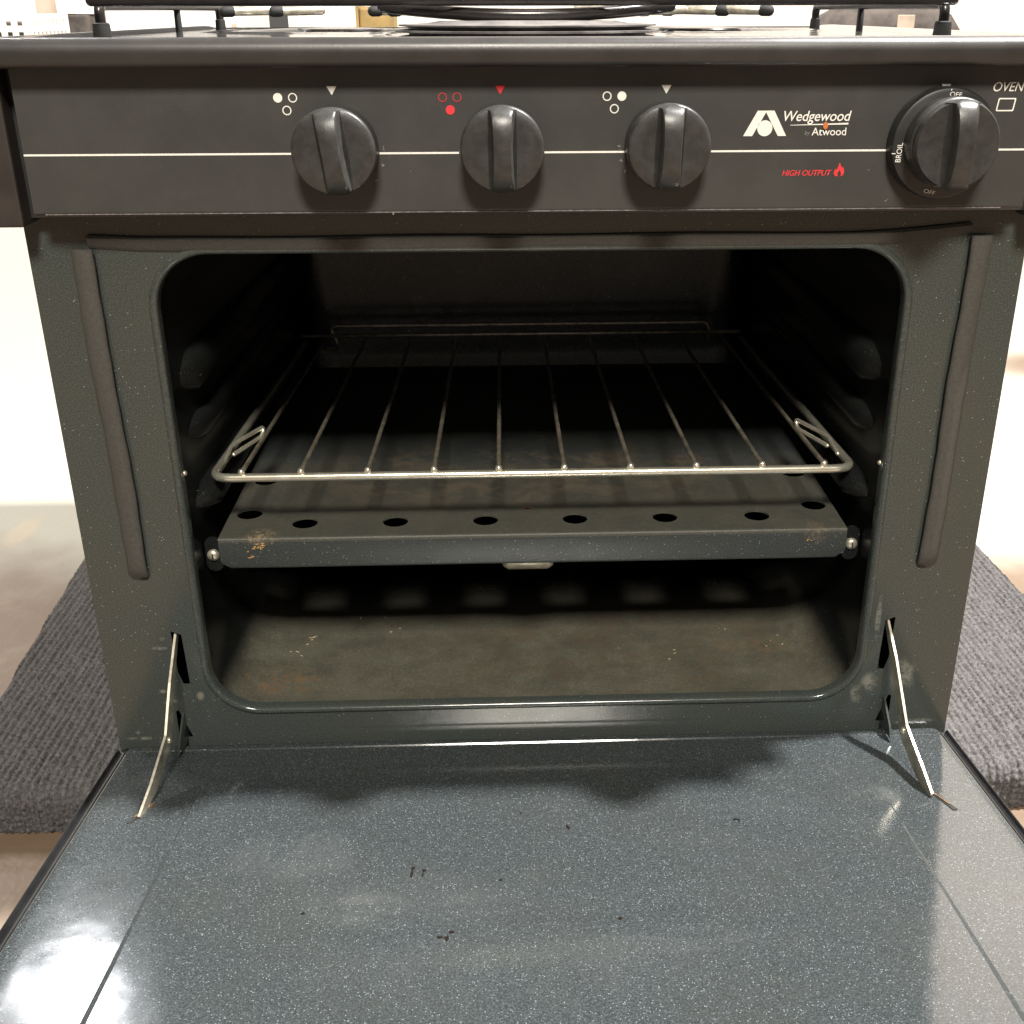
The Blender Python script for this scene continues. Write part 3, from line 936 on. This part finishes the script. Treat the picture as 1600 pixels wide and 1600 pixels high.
# hinge arms: flat steel links seen almost edge-on
def arm(s, pts, hgt):
    bm = bmesh.new()
    loops = []
    for (x, y, z, hh) in pts:
        t = .0007
        loops.append([(x-t, y, z), (x+t, y, z), (x+t, y+hh*.55, z-hh), (x-t, y+hh*.55, z-hh)])
    loft(bm, loops, cap0=True, cap1=True)
    a = fin('hinge_arm', bm, M_steel, oven)
    a['label'] = ('left' if s < 0 else 'right')+' steel hinge arm between frame and door'
    bm = bmesh.new()
    p = pts[2]
    bmesh.ops.create_uvsphere(bm, u_segments=12, v_segments=8, radius=.0021, matrix=Matrix.Translation((p[0]-s*.0010, p[1]+.003, p[2]-.0055)) @ Matrix.Diagonal((.6, 1, 1, 1)))
    fin('rivet', bm, M_chrome, a, smooth=180)
arm(-1, [(-.2160, .006, -.2325, .004), (-.2158, -.022, -.2555, .007), (-.2163, -.041, -.2790, .010), (-.2185, -.070, -.2915, .009), (-.2222, -.085, -.3015, .004)], .01)
arm(1, [(.2143, .004, -.2345, .004), (.2152, -.017, -.2515, .008), (.2167, -.044, -.2820, .012), (.2180, -.071, -.2915, .011), (.2200, -.0845, -.3000, .006)], .01)
for s in (-1, 1):
    bm = bmesh.new()
    pts_ = [(-.001, -.2900), (-.016, -.3010), (-.021, -.3075), (-.004, -.3105), (.004, -.3095)]
    loft(bm, [[(s*.2170, y, z) for y, z in pts_], [(s*.2182, y, z) for y, z in pts_]], cap0=True, cap1=True)
    fin('hinge_bracket', bm, M_face, oven)

# crumbs and flakes on the oven floor
def floor_z(x): return OB+.0003
bm = bmesh.new()
for cx, cy, n, sp, lg in ((-.150, .083, 5, .003, 2.2), (-.162, .066, 5, .006, 1.8), (.163, .060, 8, .006, 1.5), (.130, .085, 2, .002, 1.8), (.094, .052, 3, .004, 2.0), (-.10, .098, 4, .012, 1.5), (0, .06, 22, .16, 1)):
    for _ in range(n):
        x, y = cx+random.gauss(0, sp), min(.11, max(.012, cy+random.gauss(0, min(sp, .02))))
        r = random.uniform(.0004, .0009) if sp < .1 else random.uniform(.00015, .0003)
        zz = floor_z(x)
        if abs(x) > .168: continue
        a0 = random.uniform(0, 6); ax = random.uniform(-.6, 1.2)
        tri = []
        for q in (0, .9, 1.9, 3.1, 4.0, 5.2):
            u, v = r*lg*random.uniform(.6, 1.5)*math.cos(q), r*.5*random.uniform(.6, 1.5)*math.sin(q)
            tri.append((x+u*math.cos(ax)-v*math.sin(ax), y+u*math.sin(ax)+v*math.cos(ax)))
        loft(bm, [[(p[0], p[1], zz-.0002) for p in tri], [(x+(p[0]-x)*.6, y+(p[1]-y)*.6, zz+.0003) for p in tri]], cap1=True)
o = fin('crumbs', bm, M_crumb)
o['kind'] = 'stuff'; o['label'] = 'pale crumbs and flakes scattered on the oven floor'; o['category'] = 'crumbs'

# ------------------------------------------------------------------ things far behind the range
crate = thing('plastic_crate', (-1.45, 2.95, ZF), 'tall white plastic crate with square holes behind the range at left', 'crate')
# perforated walls built from bars
def crate_wall(p0, ux, L, H, name):
    bm = bmesh.new()
    pitch, bar, th = .030, .016, .004
    def slab(a0, a1, z0, z1):
        lo = Vector(p0)+Vector(ux)*a0; hi = Vector(p0)+Vector(ux)*a1
        nrm = Vector((-ux[1], ux[0], 0))*th
        vs_ = [lo, hi, hi+nrm, lo+nrm]
        loft(bm, [[(v.x, v.y, ZF+z0) for v in vs_], [(v.x, v.y, ZF+z1) for v in vs_]], cap0=True, cap1=True)
    n = int(L/pitch)
    zs = [.01+pitch*k for k in range(int((H-.02)/pitch)+1)]
    for z in zs: slab(0, L, z, z+bar)
    for kx in range(n+1):
        for z in zs[:-1]: slab(min(kx*pitch, L-bar), min(kx*pitch, L-bar)+bar, z+bar, z+pitch)
    fin(name, bm, M_plast, crate)
crate_wall((-1.58, 2.80, 0), (1, 0, 0), .29, .485, 'crate_front')
crate_wall((-1.29, 2.805, 0), (0, 1, 0), .30, .485, 'crate_side')
bm = bmesh.new(); box(bm, -1.574, -1.300, 2.83, 3.09, ZF+.01, ZF+.455, .01); fin('crate_hole_shade', bm, M_bag, crate)  # added dark box that gives the crate holes their shade
bm = bmesh.new(); box(bm, -1.58, -1.295, 2.806, 3.10, ZF, ZF+.008); fin('crate_base', bm, M_plast, crate)

post = thing('wooden_post', (-1.47, 3.4, ZF), 'pale wooden post standing behind the white crate', 'post')
bm = bmesh.new(); box(bm, -1.490, -1.438, 3.40, 3.45, ZF, .6, .006)
fin('shaft', bm, M_wood, post)
bm = bmesh.new(); box(bm, -1.51, -1.42, 3.38, 3.47, ZF, ZF+.02, .004); fin('foot_plate', bm, M_wood, post)
def carton(name, x0, x1, y0, y1, h, mat, label, cat, flap=True):
    t = thing(name, ((x0+x1)/2, (y0+y1)/2, ZF), label, cat)
    bm = bmesh.new(); box(bm, x0, x1, y0, y1, ZF, ZF+h, .006); fin('body', bm, mat, t)
    bm = bmesh.new(); box(bm, x0-.004, x1+.004, (y0+y1)/2-.02, (y0+y1)/2+.02, ZF+h, ZF+h+.003)
    box(bm, x0-.01, x0-.001, y0-.004, y1+.004, ZF+h-.06, ZF+h+.004)
    fin('lid_flap', bm, mat, t)
carton('storage_box', -1.432, -1.345, 3.4, 3.6, .470, M_bag, 'dim grey storage box beside the wooden post', 'box')
carton('cardboard_box', -.446, -.346, 3.2, 3.4, .490, M_card, 'yellowish cardboard box far behind the cooktop', 'box')
cab = thing('low_cabinet', (-1.6, 4.1, ZF), 'low white cabinet far behind the left side of the grate', 'cabinet')
bm = bmesh.new(); box(bm, -2.5, -.95, 4.0, 4.45, ZF, .215, .004); fin('carcass', bm, M_sheet, cab)
for q in range(3):
    bm = bmesh.new(); box(bm, -2.485+.515*q, -1.985+.515*q, 3.982, 3.998, ZF+.05, .20, .004); d_ = fin('cabinet_door', bm, M_sheet, cab)
    bm = bmesh.new(); box(bm, -2.03+.515*q, -2.015+.515*q, 3.965, 3.98, -.06, .06, .003); fin('handle', bm, M_wood, d_)
bag = thing('cloth_bag', (1.02, 2.7, ZF), 'dark brown cloth bag standing far behind the right side of the grate', 'bag')
bm = bmesh.new()
loops = []
for z, wx, wy in ((0, .19, .11), (.03, .21, .13), (.25, .21, .13), (.42, .205, .12), (.470, .17, .09), (.492, .13, .05)):
    loops.append([(1.02+wx*math.copysign(abs(math.cos(a))**.6, math.cos(a)), 2.7+wy*math.copysign(abs(math.sin(a))**.6, math.sin(a)), ZF+z) for a in np.linspace(0, 2*math.pi, 28, endpoint=False)])
loft(bm, loops, cap0=True, cap1=True)
fin('body', bm, M_bag, bag, smooth=60)
bm = bmesh.new(); box(bm, 1.01, 1.055, 2.555, 2.562, ZF+.38, ZF+.47, .003)
fin('tag', bm, M_wood, bag)

# baked-on tan crust on the front fold of the burner cover
def fold_crust(spots):
    bm = bmesh.new()
    for cx, cz, n, sp in spots:
        for _ in range(n):
            x, z = cx+random.gauss(0, sp), cz+random.gauss(0, sp*.45)
            z = min(-.1862, max(-.2005, z))
            m_ = 7; r = random.uniform(.0003, .0010)
            jit = [random.uniform(.5, 1.4) for _ in range(m_)]
            lo = [(x+r*1.5*jit[k]*math.cos(2*math.pi*k/m_), .0203, z+r*.7*jit[k]*math.sin(2*math.pi*k/m_)) for k in range(m_)]
            hi = [(x+(p[0]-x)*.6, .0195, z+(p[2]-z)*.6) for p in lo]
            loft(bm, [lo, hi], cap1=True)
    o = fin('baked_crust', bm, plain('tan_baked_crust', (.42, .25, .09), .7, nscale=700, namt=.5), oven)
    o['kind'] = 'stuff'
fold_crust([(-.1665, -.1885, 14, .0030), (-.1700, -.1945, 5, .0015), (.1655, -.1900, 4, .0010)])
